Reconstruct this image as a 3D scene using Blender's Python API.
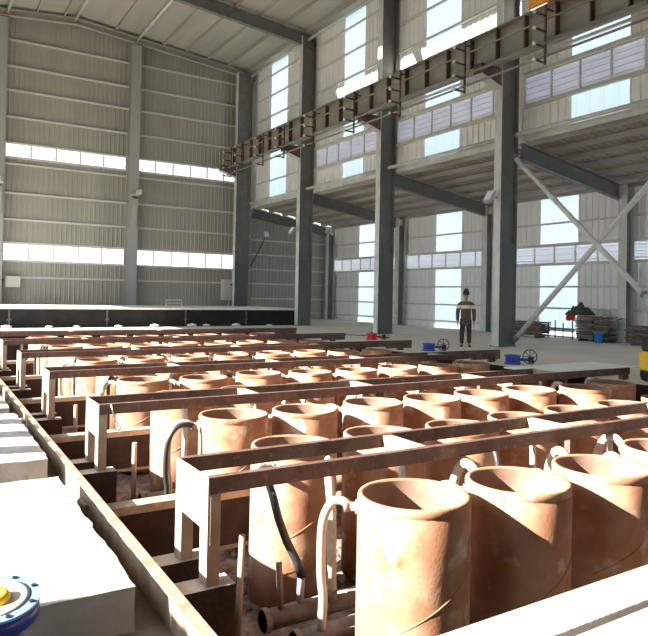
import bpy, bmesh, math, random
from mathutils import Vector, Matrix, noise
for o in list(bpy.data.objects):
    bpy.data.objects.remove(o, do_unlink=True)
S = bpy.context.scene
COL = S.collection
R = math.radians
rnd = random.Random(7)

# ---------------------------------------------------------------- camera
F_PX, YAW, PITCH, ROLL, CX, CY, EYE = 659.43, 0.56399, 0.012629, 0.0189, 341.03, 287.04, 1.5
fwd = Vector((math.sin(YAW)*math.cos(PITCH), math.cos(YAW)*math.cos(PITCH), math.sin(PITCH)))
right = Vector((math.cos(YAW), -math.sin(YAW), 0))
up = right.cross(fwd)
cr = math.cos(ROLL)*right + math.sin(ROLL)*up
cu = -math.sin(ROLL)*right + math.cos(ROLL)*up
cam_d = bpy.data.cameras.new('camera')
cam = bpy.data.objects.new('camera', cam_d)
COL.objects.link(cam)
m = Matrix((cr, cu, -fwd)).transposed().to_4x4()
m.translation = Vector((0, 0, EYE))
cam.matrix_world = m
cam_d.sensor_fit = 'HORIZONTAL'
cam_d.sensor_width = 36
cam_d.lens = 36*F_PX/648
cam_d.shift_x = (324-CX)/648
cam_d.shift_y = (CY-318)/648
cam_d.clip_start = .05
cam_d.clip_end = 300
S.camera = cam

# ---------------------------------------------------------------- daylight and exposure
w = bpy.data.worlds.new('daylight')
S.world = w
w.use_nodes = True
bg = w.node_tree.nodes['Background']
bg.inputs['Color'].default_value = (.80, .91, 1.0, 1)
bg.inputs['Strength'].default_value = 2.15
sd = bpy.data.lights.new('sun', 'SUN')
sd.energy = 14
sd.angle = R(.5)
sd.color = (1, .93, .82)
sun = bpy.data.objects.new('sun', sd)
COL.objects.link(sun)
SUN_AZ, SUN_TAN = R(-80), .47       # the sun stands over the open left side
sv = Vector((math.sin(SUN_AZ), math.cos(SUN_AZ), SUN_TAN))
sun.rotation_euler = sv.to_track_quat('Z', 'Y').to_euler()
sun.location = (-20, 10, 20)
vs = S.view_settings
vs.view_transform = 'Standard'
vs.look = 'None'
vs.gamma = 1
vs.use_curve_mapping = False
vs.exposure = 1.05
S.cycles.max_bounces = 10
S.cycles.diffuse_bounces = 6
S.cycles.use_denoising = True

# ---------------------------------------------------------------- materials
MATS = {}
def mat(name, c1, c2=None, scale=4, rough=.8, metal=0, bump=0, bscale=30, lo=.4, hi=.65, stretch=None, c3=None, s3=12, t3=(.6, .7), c4=None, s4=5, t4=(.6, .7), perobj=False, trans=0, detail=5):
    if name in MATS: return MATS[name]
    M = bpy.data.materials.new(name)
    M.use_nodes = True
    nt = M.node_tree
    N, L = nt.nodes, nt.links
    b = N['Principled BSDF']
    b.inputs['Roughness'].default_value = rough
    b.inputs['Metallic'].default_value = metal
    b.inputs['Base Color'].default_value = (*c1, 1)
    tc = N.new('ShaderNodeTexCoord')
    vec = tc.outputs['Object']
    if perobj:
        oi = N.new('ShaderNodeObjectInfo')
        mu = N.new('ShaderNodeMath'); mu.operation = 'MULTIPLY'; mu.inputs[1].default_value = 53
        L.new(oi.outputs['Random'], mu.inputs[0])
        ad = N.new('ShaderNodeVectorMath'); ad.operation = 'ADD'
        L.new(vec, ad.inputs[0]); L.new(mu.outputs[0], ad.inputs[1]); vec = ad.outputs[0]
    if stretch:
        mp = N.new('ShaderNodeMapping'); mp.inputs['Scale'].default_value = stretch
        L.new(vec, mp.inputs['Vector']); vec = mp.outputs[0]
    def noi(sc):
        n = N.new('ShaderNodeTexNoise'); n.inputs['Scale'].default_value = sc; n.inputs['Detail'].default_value = detail
        L.new(vec, n.inputs['Vector']); return n.outputs['Fac']
    def ramp(fac, lo, hi):
        r = N.new('ShaderNodeMapRange'); r.inputs[1].default_value = lo; r.inputs[2].default_value = hi
        L.new(fac, r.inputs[0]); return r.outputs[0]
    def mix(a, bcol, fac):
        x = N.new('ShaderNodeMix'); x.data_type = 'RGBA'
        if isinstance(a, tuple): x.inputs[6].default_value = (*a, 1)
        else: L.new(a, x.inputs[6])
        x.inputs[7].default_value = (*bcol, 1)
        L.new(fac, x.inputs[0]); return x.outputs[2]
    col = None
    if c2:
        col = mix(c1, c2, ramp(noi(scale), lo, hi))
        if c3: col = mix(col, c3, ramp(noi(s3), *t3))
        if c4: col = mix(col, c4, ramp(noi(s4), *t4))
        L.new(col, b.inputs['Base Color'])
    if bump:
        bn = N.new('ShaderNodeBump'); bn.inputs['Strength'].default_value = bump; bn.inputs['Distance'].default_value = .02
        L.new(noi(bscale), bn.inputs['Height']); L.new(bn.outputs[0], b.inputs['Normal'])
    if trans:
        t = N.new('ShaderNodeBsdfTranslucent')
        if col: L.new(col, t.inputs['Color'])
        else: t.inputs['Color'].default_value = (*c1, 1)
        mx = N.new('ShaderNodeMixShader'); mx.inputs[0].default_value = trans
        L.new(b.outputs[0], mx.inputs[1]); L.new(t.outputs[0], mx.inputs[2])
        L.new(mx.outputs[0], N['Material Output'].inputs['Surface'])
    MATS[name] = M
    return M

CLAD = mat('cladding', (.33, .32, .275), (.43, .415, .36), scale=.5, rough=.6, lo=.35, hi=.7, stretch=(1, 1, .15))
CLAD2 = mat('pale_cladding', (.84, .85, .82), (.90, .90, .88), scale=.5, rough=.6, lo=.35, hi=.7, stretch=(1, 1, .15))
GIRT = mat('girt_paint', (.64, .64, .60), rough=.5)
ROOF = mat('roof_sheet', (.35, .345, .295), (.42, .41, .35), scale=.35, rough=.7, stretch=(3, .3, 1))
DARKSTEEL = mat('grey_painted_steel', (.14, .145, .132), (.18, .185, .17), scale=2, rough=.55)
PALESTEEL = mat('pale_primer_steel', (.56, .57, .52), (.66, .67, .62), scale=2, rough=.5)
LEANROOF = mat('lean_roof_sheet', (.34, .31, .27), (.40, .37, .33), scale=.6, rough=.6)
SHEET = mat('translucent_sheet', (.32, .36, .385), rough=.4, trans=.9)
SLATW = mat('white_louvre', (.52, .52, .56), rough=.5, trans=.75)
SLATB = mat('lilac_louvre', (.56, .56, .63), (.62, .62, .68), scale=1, rough=.5, trans=.12)
SLATG = mat('grey_louvre', (.68, .68, .72), rough=.5, trans=.15)
CRANE = mat('crane_beam_paint', (.26, .25, .21), (.33, .31, .26), scale=1.5, rough=.55)
RUSTBR = mat('brown_crane_steel', (.10, .055, .045), (.14, .075, .06), scale=3, rough=.6)
FRAME = mat('rusty_frame_steel', (.10, .055, .045), (.145, .085, .068), scale=5, rough=.7, c3=(.22, .15, .115), s3=18, t3=(.58, .7), bump=.2)
PLATE = mat('dusty_plate_steel', (.34, .26, .20), (.44, .37, .29), scale=4, rough=.75, c3=(.62, .50, .22), s3=5, t3=(.62, .72))
RAIL = mat('dusty_rail_steel', (.36, .29, .22), (.24, .17, .12), scale=5, rough=.7, c3=(.20, .12, .08), s3=14, t3=(.62, .7))
CONC = mat('cast_concrete', (.40, .37, .34), (.50, .47, .435), scale=3, rough=.95, bump=.5, bscale=22, c3=(.28, .25, .23), s3=11, t3=(.64, .75))
FLOOR = mat('floor_concrete', (.65, .61, .525), (.72, .685, .605), scale=.5, rough=.9, bump=.15, bscale=12)
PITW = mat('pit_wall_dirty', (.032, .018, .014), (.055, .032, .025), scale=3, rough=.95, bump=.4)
RUBBLE = mat('rubble_dust', (.19, .145, .12), (.36, .31, .27), scale=6, rough=1, bump=.7, bscale=25, c3=(.14, .09, .065), s3=9, t3=(.55, .68))
CLAY = mat('fired_clay', (.39, .178, .098), (.48, .29, .19), scale=3.2, rough=.85, bump=.12, bscale=40, perobj=True, c3=(.23, .085, .038), s3=2.3, t3=(.58, .75), c4=(.60, .50, .42), s4=3.6, t4=(.59, .72))
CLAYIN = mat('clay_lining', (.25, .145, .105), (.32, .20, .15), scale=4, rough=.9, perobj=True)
HOSEP = mat('pale_hose', (.62, .58, .50), (.50, .45, .38), scale=9, rough=.6)
HOSEG = mat('grey_hose', (.30, .29, .26), (.38, .36, .31), scale=9, rough=.6)
HOSEK = mat('black_hose', (.035, .033, .035), rough=.45)
PIPE = mat('brown_pipe', (.19, .14, .12), (.27, .21, .18), scale=9, rough=.7)
PANEL = mat('dark_platform_steel', (.012, .011, .013), (.022, .019, .021), scale=2, rough=.95)
CHALK = mat('white_dust', (.84, .83, .80), (.74, .72, .69), scale=5, rough=.95)
BLUE = mat('blue_enamel', (.022, .05, .30), rough=.3)
BLUEL = mat('light_blue_enamel', (.20, .38, .78), rough=.35)
VWHITE = mat('pale_valve_face', (.62, .58, .50), rough=.4)
YEL = mat('yellow_enamel', (.85, .50, .02), rough=.4)
BLACK = mat('black_rubber', (.018, .018, .02), rough=.5)
RED = mat('red_cloth', (.55, .02, .035), rough=.85)
GREENC = mat('dark_green_cloth', (.045, .06, .035), (.08, .09, .06), scale=10, rough=.95)
BUCKET = mat('blue_plastic', (.04, .27, .72), rough=.4)
SCRAP = mat('dark_stock_steel', (.085, .08, .075), (.16, .145, .125), scale=4, rough=.6)
LAMPW = mat('lamp_glass', (.85, .87, .9), rough=.2)
LAMPG = mat('lamp_body', (.45, .46, .45), rough=.4)
BOXP = mat('box_paint', (.60, .62, .56), rough=.45)
SKIN = mat('skin', (.50, .27, .19), rough=.6)
KNIT = mat('brown_knit', (.20, .125, .09), rough=.95, bump=.3, bscale=60)
KNITW = mat('cream_knit', (.80, .74, .60), rough=.95)
KNITO = mat('olive_knit', (.24, .19, .09), rough=.95)
TROUS = mat('dark_trousers', (.042, .036, .033), rough=.9)
ORANGE = mat('orange_enamel', (.9, .34, .02), rough=.4)

# ---------------------------------------------------------------- mesh helpers
class MB:
    def __init__(s):
        s.bm = bmesh.new(); s.mi = 0
    def face(s, vs):
        try:
            f = s.bm.faces.new(vs); f.material_index = s.mi; return f
        except ValueError: return None
    def box(s, x0, x1, y0, y1, z0, z1, M=None):
        v = [Vector((x, y, z)) for x in (x0, x1) for y in (y0, y1) for z in (z0, z1)]
        if M: v = [M @ p for p in v]
        v = [s.bm.verts.new(p) for p in v]
        for q in ((0, 1, 3, 2), (4, 6, 7, 5), (0, 4, 5, 1), (2, 3, 7, 6), (0, 2, 6, 4), (1, 5, 7, 3)):
            s.face([v[i] for i in q])
        return s
    def tube(s, pts, r, seg=8, cap=True, smooth=True):
        pts = [Vector(p) for p in pts]
        n = len(pts)
        rr = r if isinstance(r, (list, tuple)) else [r]*n
        t0 = (pts[1]-pts[0]).normalized()
        a = Vector((0, 0, 1)) if abs(t0.z) < .9 else Vector((1, 0, 0))
        u = t0.cross(a).normalized()
        rings = []
        for i in range(n):
            t = (pts[min(i+1, n-1)]-pts[max(i-1, 0)]).normalized()
            u = (u - t*u.dot(t)).normalized()
            v = t.cross(u)
            rings.append([s.bm.verts.new(pts[i]+rr[i]*(math.cos(2*math.pi*k/seg)*u+math.sin(2*math.pi*k/seg)*v)) for k in range(seg)])
        for i in range(n-1):
            for k in range(seg):
                f = s.face([rings[i][k], rings[i][(k+1) % seg], rings[i+1][(k+1) % seg], rings[i+1][k]])
                if f: f.smooth = smooth
        if cap:
            s.face(rings[0][::-1]); s.face(rings[-1])
        return s
    def lathe(s, prof, seg=32, M=None, closed=False, smooth=True):
        rings = []
        for r, z in prof:
            ring = []
            for k in range(seg):
                p = Vector((r*math.cos(2*math.pi*k/seg), r*math.sin(2*math.pi*k/seg), z))
                ring.append(s.bm.verts.new(M @ p if M else p))
            rings.append(ring)
        for i in range(len(rings)-1):
            for k in range(seg):
                f = s.face([rings[i][k], rings[i][(k+1) % seg], rings[i+1][(k+1) % seg], rings[i+1][k]])
                if f: f.smooth = smooth
        if closed:
            s.face(rings[0][::-1]); s.face(rings[-1])
        return s
    def prism(s, poly, d, M=None):
        a = [Vector(p) for p in poly]; d = Vector(d)
        b = [p+d for p in a]
        if M: a = [M @ p for p in a]; b = [M @ p for p in b]
        a = [s.bm.verts.new(p) for p in a]; b = [s.bm.verts.new(p) for p in b]
        s.face(a[::-1]); s.face(b)
        n = len(a)
        for i in range(n): s.face([a[i], a[(i+1) % n], b[(i+1) % n], b[i]])
        return s
    def torus(s, Rr, r, M=None, seg=24, ss=6):
        M = M or Matrix()
        pts = [M @ Vector((Rr*math.cos(2*math.pi*k/seg), Rr*math.sin(2*math.pi*k/seg), 0)) for k in range(seg+1)]
        return s.tube(pts, r, ss)
    def build(s, name, mats, parent=None, loc=(0, 0, 0), bevel=0, fix=True, **props):
        if fix: bmesh.ops.recalc_face_normals(s.bm, faces=s.bm.faces)
        me = bpy.data.meshes.new(name)
        s.bm.to_mesh(me); s.bm.free()
        for q in (mats if isinstance(mats, (list, tuple)) else [mats]): me.materials.append(q)
        o = bpy.data.objects.new(name, me)
        COL.objects.link(o)
        o.location = loc
        if parent: o.parent = parent
        if bevel:
            b = o.modifiers.new('bevel', 'BEVEL'); b.width = bevel; b.segments = 2; b.limit_method = 'ANGLE'
        for k, v in props.items(): o[k] = v
        return o
def thing(name, label, cat, loc=(0, 0, 0), rz=0, group=None):
    o = bpy.data.objects.new(name, None); COL.objects.link(o)
    o.empty_display_size = .2
    o.location = loc; o.rotation_euler = (0, 0, rz)
    o['label'] = label; o['category'] = cat
    if group: o['group'] = group
    return o
def tag(o, label, cat, group=None):
    o['label'] = label; o['category'] = cat
    if group: o['group'] = group
    return o
KIDS = {}
def dup(root, loc=None, rz=None, label=None, group=None):
    kids = KIDS.setdefault(root.name, [(c, list(c.children)) for c in root.children])
    r = root.copy(); COL.objects.link(r)
    if loc is not None: r.location = loc
    if rz is not None: r.rotation_euler = (0, 0, rz)
    if label: r['label'] = label
    if group: r['group'] = group
    for c, g in kids:
        d = c.copy(); COL.objects.link(d); d.parent = r
        for e in g:
            h = e.copy(); COL.objects.link(h); h.parent = d
    return r
def struct(o, label=None):
    o['kind'] = 'structure'
    if label: o['label'] = label
    return o
def bx(*a): return MB().box(*a)

# ---------------------------------------------------------------- shell dimensions
ZF = -.1                     # hall floor right of the pit
XW, XL, XR = 17.12, -3.9, 6.6  # upper right wall, left wall, ridge
YB = 37.8                    # back wall
XO = 23.2                    # outer wall of the side aisle
YF = -8.0
COLY = (15.72, 22.85, 29.9, 37.0)
PX0, PX1, PY0, PY1, PZ = 1.46, 11.7, 2.25, 25.6, -1.53
ZLED = -.63   # level of the ledge left of the pit
def zr(x): return 16.15-.095*abs(x-XR)
def zl(x): return 6.95-.155*(x-XW)      # side aisle roof

# floor
f = MB()
f.box(PX1, 34, YF, 48, ZF-2, ZF)
f.box(XL, PX1, PY1, 48, ZF-2, ZF)
f.box(PX0-.1, PX1, YF, PY0-.3, ZF-2, ZF)
f.box(PX0-.1, PX1, PY0-.3, PY1, -2.25, PZ-.12)
struct(f.build('floor', FLOOR), 'grey concrete hall floor around the pit')
struct(bx(-70, XL-.002, -60, 90, -2.25, ZLED-.005).build('floor_yard', mat('yard_ground', (.15, .13, .11), (.21, .185, .155), scale=.4, rough=.95)), 'bare ground of the yard on the open left side')
struct(bx(XL, PX0-.1, YF, PY1, -2.25, ZLED).build('floor_ledge', mat('brown_dirt', (.17, .13, .105), (.25, .20, .17), scale=3, rough=1, bump=.4, bscale=20)), 'brown dirty ledge floor left of the pit')
# pit walls
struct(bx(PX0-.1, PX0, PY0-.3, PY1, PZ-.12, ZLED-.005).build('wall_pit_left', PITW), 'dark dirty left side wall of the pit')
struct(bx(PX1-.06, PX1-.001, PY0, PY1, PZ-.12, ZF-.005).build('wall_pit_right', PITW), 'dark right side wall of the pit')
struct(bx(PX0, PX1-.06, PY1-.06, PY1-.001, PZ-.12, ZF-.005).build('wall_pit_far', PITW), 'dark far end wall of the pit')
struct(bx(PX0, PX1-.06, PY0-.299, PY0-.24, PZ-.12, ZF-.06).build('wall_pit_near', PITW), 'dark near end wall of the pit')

def corr(mb, P0, U, Nn, length, z0, z1, period=.24, depth=.035, ztop=None):
    """trapezoid ribbed cladding along U from P0; z1 or ztop(u) gives the top"""
    prof = ((0, 0), (.62, 0), (.70, 1), (.92, 1))
    us = []
    n = int(math.ceil(length/period))
    for i in range(n):
        for a, h in prof:
            u = (i+a)*period
            if u < length: us.append((u, h))
    us.append((length, 0))
    prev = None
    for u, h in us:
        p = P0+U*u+Nn*(h*depth)
        zt_ = ztop(u) if ztop else z1
        a = mb.bm.verts.new((p.x, p.y, z0)); b = mb.bm.verts.new((p.x, p.y, zt_))
        if prev: mb.face([prev[0], a, b, prev[1]])
        prev = (a, b)

UX, UY = Vector((1, 0, 0)), Vector((0, 1, 0))
# back wall: sheets in z bands with two louvre strips
LB = ((2.95, 3.91), (8.28, 9.05))
wb = MB()
bands = [(ZF, LB[0][0]), (LB[0][1], LB[1][0])]
P = Vector((XL, YB, 0))
for z0, z1 in bands: corr(wb, P, UX, -UY, XW-XL, z0, z1)
corr(wb, P, UX, -UY, XW-XL, LB[1][1], 0, ztop=lambda u: zr(XL+u)-.02)
corr(wb, Vector((XW, YB, 0)), UX, -UY, XO-XW, ZF, 0, ztop=lambda u: zl(XW+u)+.035)
wall_back = struct(wb.build('wall_back', CLAD, fix=False), 'grey ribbed metal back wall')
for z in (14.34, 12.99, 11.75, 10.37, 7.95, 6.45, 5.1, 2.12):
    bx(XL, XW, YB-.10, YB-.035, z-.05, z+.05).build('girt', GIRT, wall_back)
for z in LB[0]+LB[1]:
    bx(XL, XW, YB-.09, YB-.03, z-.035, z+.035).build('girt', GIRT, wall_back)
for z in (4.85, 3.95, 3.02, 2.13, 1.2, .3):
    bx(XW+.05, XO-.1, YB-.12, YB-.035, z-.04, z+.04).build('girt', PALESTEEL, wall_back)
# louvre windows of the back wall, one per bay
nwin = [0]
def louvre(x0, x1, z0, z1, along, base, slat, framem, step, label, sgn=-1, n=None, pitch=.1):
    """slatted louvre band; along='x' (base is y) or 'y' (base is x); sgn is the inward side"""
    nwin[0] += 1
    def B(mb, u0, u1, d0, d1, za, zb):
        d0, d1 = sorted((base+sgn*d0, base+sgn*d1))
        if along == 'x': mb.box(u0, u1, d0, d1, za, zb)
        else: mb.box(d0, d1, u0, u1, za, zb)
    fr = MB()
    B(fr, x0, x1, .0, .06, z0, z0+.05); B(fr, x0, x1, .0, .06, z1-.05, z1)
    u = x0
    k = max(1, round((x1-x0)/step))
    for i in range(k+1):
        u = x0+(x1-x0)*i/k
        B(fr, max(x0, u-.025), min(x1, u+.025), -.01, .07, z0, z1)
    z = z0+.04+pitch
    while z < z1-.08:
        B(fr, x0, x1, .046, .056, z, z+.016); z += pitch*2
    o = struct(fr.build('window_%d' % nwin[0], framem), label)
    sl = MB()
    z = z0+.04
    while z < z1-.05:
        for d0, d1, za, zb in ((.0, .05, z, z+pitch*1.12),):
            a = [(x0, base-sgn*.03, za), (x1, base-sgn*.03, za), (x1, base+sgn*.045, zb), (x0, base+sgn*.045, zb)]
            if along == 'y': a = [(q[1], q[0], q[2]) for q in a]
            sl.face([sl.bm.verts.new(q) for q in a])
        z += pitch
    sl.build('louvre_slats', slat, o, fix=False)
    return o
BX = (-2.8, 2.72, 3.36, 9.45, 10.05, 16.3)
nm = ('beyond the left wall column', 'left of the middle column', 'right of the middle column')
for i in range(3):
    louvre(BX[2*i], BX[2*i+1], LB[1][0]+.02, LB[1][1]-.02, 'x', YB, SLATW, PALESTEEL, 1.12, 'upper white louvre strip of the back wall, '+nm[i])
    louvre(BX[2*i], BX[2*i+1], LB[0][0]+.02, LB[0][1]-.02, 'x', YB, SLATW, PALESTEEL, 1.12, 'lower white louvre strip of the back wall, '+nm[i], pitch=.14)
# filler sheets behind the columns where no louvre runs
fl = MB()
for a, b in ((XL, -2.8), (2.72, 3.36), (9.45, 10.05), (16.3, XW)):
    for z0, z1 in LB: fl.box(a, b, YB-.02, YB, z0, z1)
fl.build('filler_sheet', CLAD, wall_back)

# upper right wall (above the side aisle roof)
STRIPS = [(5.2, 7.2), (11.65, 13.68), (18.83, 20.88), (25.3, 27.1), (33.1, 35.14)]
ZW0, ZL0, ZL1 = 6.8, 8.0, 9.03
def ztw(u): return zr(XW)-.03
wr = MB()
y = YF
segs = []
for a, b in STRIPS:
    segs.append((y, a)); y = b
segs.append((y, YB))
for a, b in segs:
    L = b-a
    for yy0, yy1 in ((a, min(b, 29.6)), (max(a, 29.6), b)):
        if yy1-yy0 <= .01: continue
        if yy0 < 29.5:
            corr(wr, Vector((XW, yy0, 0)), UY, -UX, yy1-yy0, ZW0, ZL0, period=.3)
            corr(wr, Vector((XW, yy0, 0)), UY, -UX, yy1-yy0, ZL1, zr(XW)-.03, period=.3)
        else:
            corr(wr, Vector((XW, yy0, 0)), UY, -UX, yy1-yy0, ZW0, zr(XW)-.03, period=.3)
wall_right = struct(wr.build('wall_right', CLAD2, fix=False), 'pale ribbed upper right wall above the aisle roof')
for y0, y1 in ((30.1, 36.7), (23.05, 29.7), (16.0, 22.6), (8.9, 15.5), (1.5, 8.5)):
    for z in (14.35, 13.15, 11.95, 10.75):
        bx(XW-.13, XW-.05, y0, y1, z-.045, z+.045).build('girt', GIRT, wall_right)
    for z in (9.45, 8.15) if y0 > 30 else (9.6,):
        bx(XW-.13, XW-.05, y0, y1, z-.045, z+.045).build('girt', GIRT, wall_right)
    if y0 < 30:
        for z in (ZL0-.03, ZL1+.03):
            bx(XW-.16, XW-.04, y0, y1, z-.06, z+.06).build('girt', PALESTEEL, wall_right)
    bx(XW-.14, XW-.02, y0, y1, ZW0, ZW0+.2).build('eave_trim', PALESTEEL, wall_right)
names = ('nearest bay', 'bay right of the column by the worker', 'bay left of the column by the worker', 'second bay from the back corner', 'bay at the back corner')
for i, (a, b) in enumerate(STRIPS):
    nwin[0] += 1
    s_ = MB()
    for z0, z1 in (((ZW0, ZL0-.03), (ZL1+.03, zr(XW)-.03)) if a < 29 else ((ZW0, zr(XW)-.03),)):
        corr(s_, Vector((XW, a, 0)), UY, -UX, b-a, z0, z1, period=.5, depth=.02)
    struct(s_.build('window_%d' % nwin[0], SHEET, fix=False), 'tall translucent wall sheet above the aisle roof, '+names[i])
for (a, b), nme in zip(((1.5, 8.5), (8.9, 15.55), (15.9, 22.68), (23.0, 29.7)), ('nearest bay', 'bay right of the column by the worker', 'bay left of the column by the worker', 'second bay from the back corner')):
    louvre(a, b, ZL0+.03, ZL1-.03, 'y', XW, SLATB, PALESTEEL, 1.12, 'lilac grey louvre band above the aisle roof, '+nme)

fl = MB()
for a, b in ((YF, 1.5), (8.5, 8.9), (15.55, 15.9), (22.68, 23.0)):
    fl.box(XW-.03, XW+.0, a, b, ZL0, ZL1)
fl.build('filler_sheet', CLAD2, wall_right)
# outer wall of the side aisle
OSTR = [(18.1, 20.1), (25.2, 27.2), (32.6, 34.6), (11.0, 13.0), (3.9, 5.9)]
OSTR.sort()
OL0, OL1 = 3.02, 3.87
wo = MB()
y = YF
segs = []
for a, b in OSTR:
    segs.append((y, a)); y = b
segs.append((y, YB))
for a, b in segs:
    corr(wo, Vector((XO, a, 0)), UY, -UX, b-a, ZF, OL0, period=.3)
    corr(wo, Vector((XO, a, 0)), UY, -UX, b-a, OL1, zl(XO)-.05, period=.3)
wall_outer = struct(wo.build('wall_outer', CLAD2, fix=False), 'pale ribbed outer wall of the side aisle')
for y0, y1 in ((30.1, 37.6), (23.05, 29.7), (16.0, 22.6), (8.9, 15.5), (1.5, 8.5)):
    for z in (4.8, 2.05, 1.12, .25):
        bx(XO-.13, XO-.05, y0, y1, z-.04, z+.04).build('girt', GIRT, wall_outer)
    for z in (OL0, OL1):
        bx(XO-.13, XO-.03, y0, y1, z-.05, z+.05).build('girt', GIRT, wall_outer)
fl = MB()
for a, b in ((YF, 1.5), (8.5, 8.9), (15.5, 16.0), (22.6, 23.05), (29.7, 30.1), (37.6, YB)):
    fl.box(XO-.03, XO, a, b, OL0, OL1)
fl.build('filler_sheet', CLAD2, wall_outer)
names = ('nearest the camera', 'right of the crossed braces', 'behind the crossed braces', 'behind the worker', 'in the far corner')
for i, (a, b) in enumerate(OSTR):
    nwin[0] += 1
    s_ = MB()
    for z0, z1 in ((ZF+.2, OL0), (OL1, zl(XO)-.05)):
        corr(s_, Vector((XO, a, 0)), UY, -UX, b-a, z0, z1, period=.5, depth=.02)
    struct(s_.build('window_%d' % nwin[0], SHEET, fix=False), 'translucent sheet in the outer aisle wall '+names[i])
for (a, b), nme in zip(((1.5, 8.5), (8.9, 15.5), (16.0, 22.6), (23.05, 29.7), (30.1, 37.6)), ('nearest bay', 'right of the braced bay', 'behind the crossed braces and the worker', 'between the two middle columns', 'in the far corner')):
    louvre(a, b, OL0+.03, OL1-.03, 'y', XO, SLATG, GIRT, 1.12, 'pale louvre band in the outer aisle wall, '+nme, pitch=.12)

# left wall: clad above the big opening
wl = MB()
corr(wl, Vector((XL, YF, 0)), UY, UX, YB-YF, 6.35, zr(XL)-.03, period=.3)
corr(wl, Vector((XL, YF, 0)), UY, UX, 2.4-YF, ZLED, 6.35, period=.3)
corr(wl, Vector((XL, 2.4, 0)), UY, UX, 2.62, ZLED, 2.0, period=.3)  # low unseen section added to keep sun off the ledge before the near slab
corr(wl, Vector((XL, 36.5, 0)), UY, UX, YB-36.5, ZF, 6.35, period=.3)
struct(wl.build('wall_left', CLAD, fix=False), 'grey ribbed left wall above the open side')

fb = MB()  # unseen boards added to cast the shade bands on slabs and rail
y = 9.0
while y < 19:
    fb.box(XL-.06, XL-.02, y, y+.4, ZLED, 2.12); y += .92
for z in (.3, 1.2): fb.box(XL-.02, XL+.02, 9, 19, z, z+.08)
fb.build('shade_boards', mat('shade_board_wood', (.3, .24, .17), rough=.9), bpy.data.objects['wall_left'])
wf = MB()
corr(wf, Vector((XL, YF, 0)), UX, UY, XW-XL, ZF-.15, 0, period=.3, ztop=lambda u: zr(XL+u)-.03)
struct(wf.build('wall_front', CLAD, fix=False), 'grey ribbed metal wall at the near end of the hall')
# unseen shed shape added across the yard to cut low sky fill
q = MB(); q.box(-40, -24, -40, 75, ZLED, 3.6); q.prism([(-40.5, -40.5, 3.6), (-23.5, -40.5, 3.6), (-32, -40.5, 4.6)], (0, 116, 0))
struct(q.build('wall_sky_block', mat('sky_block_sheet', (.16, .15, .14), rough=.8)), 'unseen dark shed shape added across the yard to block low sky')
# roof
SL0, SL1, SY0, SY1 = 6.75, 8.25, 6.5, 29.4     # open ridge slot that lets a stripe of sun in
rf = MB()
def roofq(x0, x1, y0, y1):
    n = max(1, round((x1-x0)/.3))
    for k in range(n):
        a, b = x0+(x1-x0)*k/n, x0+(x1-x0)*(k+1)/n
        rf.face([rf.bm.verts.new(q) for q in ((a, y0, zr(a)), (b, y0, zr(b)), (b, y1, zr(b)), (a, y1, zr(a)))])
roofq(XL-.3, XR, YF, YB+.2); roofq(XR, SL0, YF, YB+.2); roofq(SL1, XW+.4, YF, YB+.2)
roofq(SL0, SL1, YF, SY0); roofq(SL0, SL1, SY1, YB+.2)
ceiling = struct(rf.build('ceiling', ROOF, fix=False), 'grey green ribbed metal roof of the hall')
x = XR-9.9
while x < XW:
    if not SL0-.1 < x < SL1+.1:
        bx(x-.035, x+.035, YF, YB, zr(x)-.2, zr(x)-.01).build('purlin', CLAD, ceiling)
    x += 1.32
def ibeam(mb, p0, p1, up_, depth, fw, tf=.03, tw=.02):
    """I section from p0 to p1 (top centre line), depth measured down along -up_"""
    p0, p1 = Vector(p0), Vector(p1)
    d = p1-p0; L = d.length; X = d/L
    Z = Vector(up_); Z = (Z-X*Z.dot(X)).normalized(); Y = Z.cross(X)
    M = Matrix((X, Y, Z)).transposed().to_4x4(); M.translation = p0
    mb.box(0, L, -fw/2, fw/2, -tf, 0, M); mb.box(0, L, -fw/2, fw/2, -depth, -depth+tf, M)
    mb.box(0, L, -tw/2, tw/2, -depth+tf, -tf, M)
for yy in COLY[:3]+(37.2, 8.6):
    for xa, xb in ((XW-.1, XR), (XL+.2, XR)):
        r_ = MB(); ibeam(r_, (xa, yy, zr(xa)-.2), (xb, yy, zr(xb)-.2), (0, 0, 1), (.62 if yy < 37 else .32), .26)
        r_.build('rafter', CLAD if yy > 37 else DARKSTEEL, ceiling)
for x in (3.28, 6.48, 9.75):
    MB().tube([(x, 29.9, zr(x)-.34), (x, 37.2, zr(x)-.34)], .07).build('tie_tube', PALESTEEL, ceiling)
    MB().tube([(x, 22.85, zr(x)-.34), (x, 29.9, zr(x)-.34)], .07).build('tie_tube', PALESTEEL, ceiling)
for ya, yb in ((8.6, 15.7), (15.7, 22.8), (22.9, 29.85), (29.95, 36.9)):
    MB().tube([(16.6, ya, zr(16.6)-.45), (16.6, yb, zr(16.6)-.45)], .08).build('eave_tube', PALESTEEL, ceiling)

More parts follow.
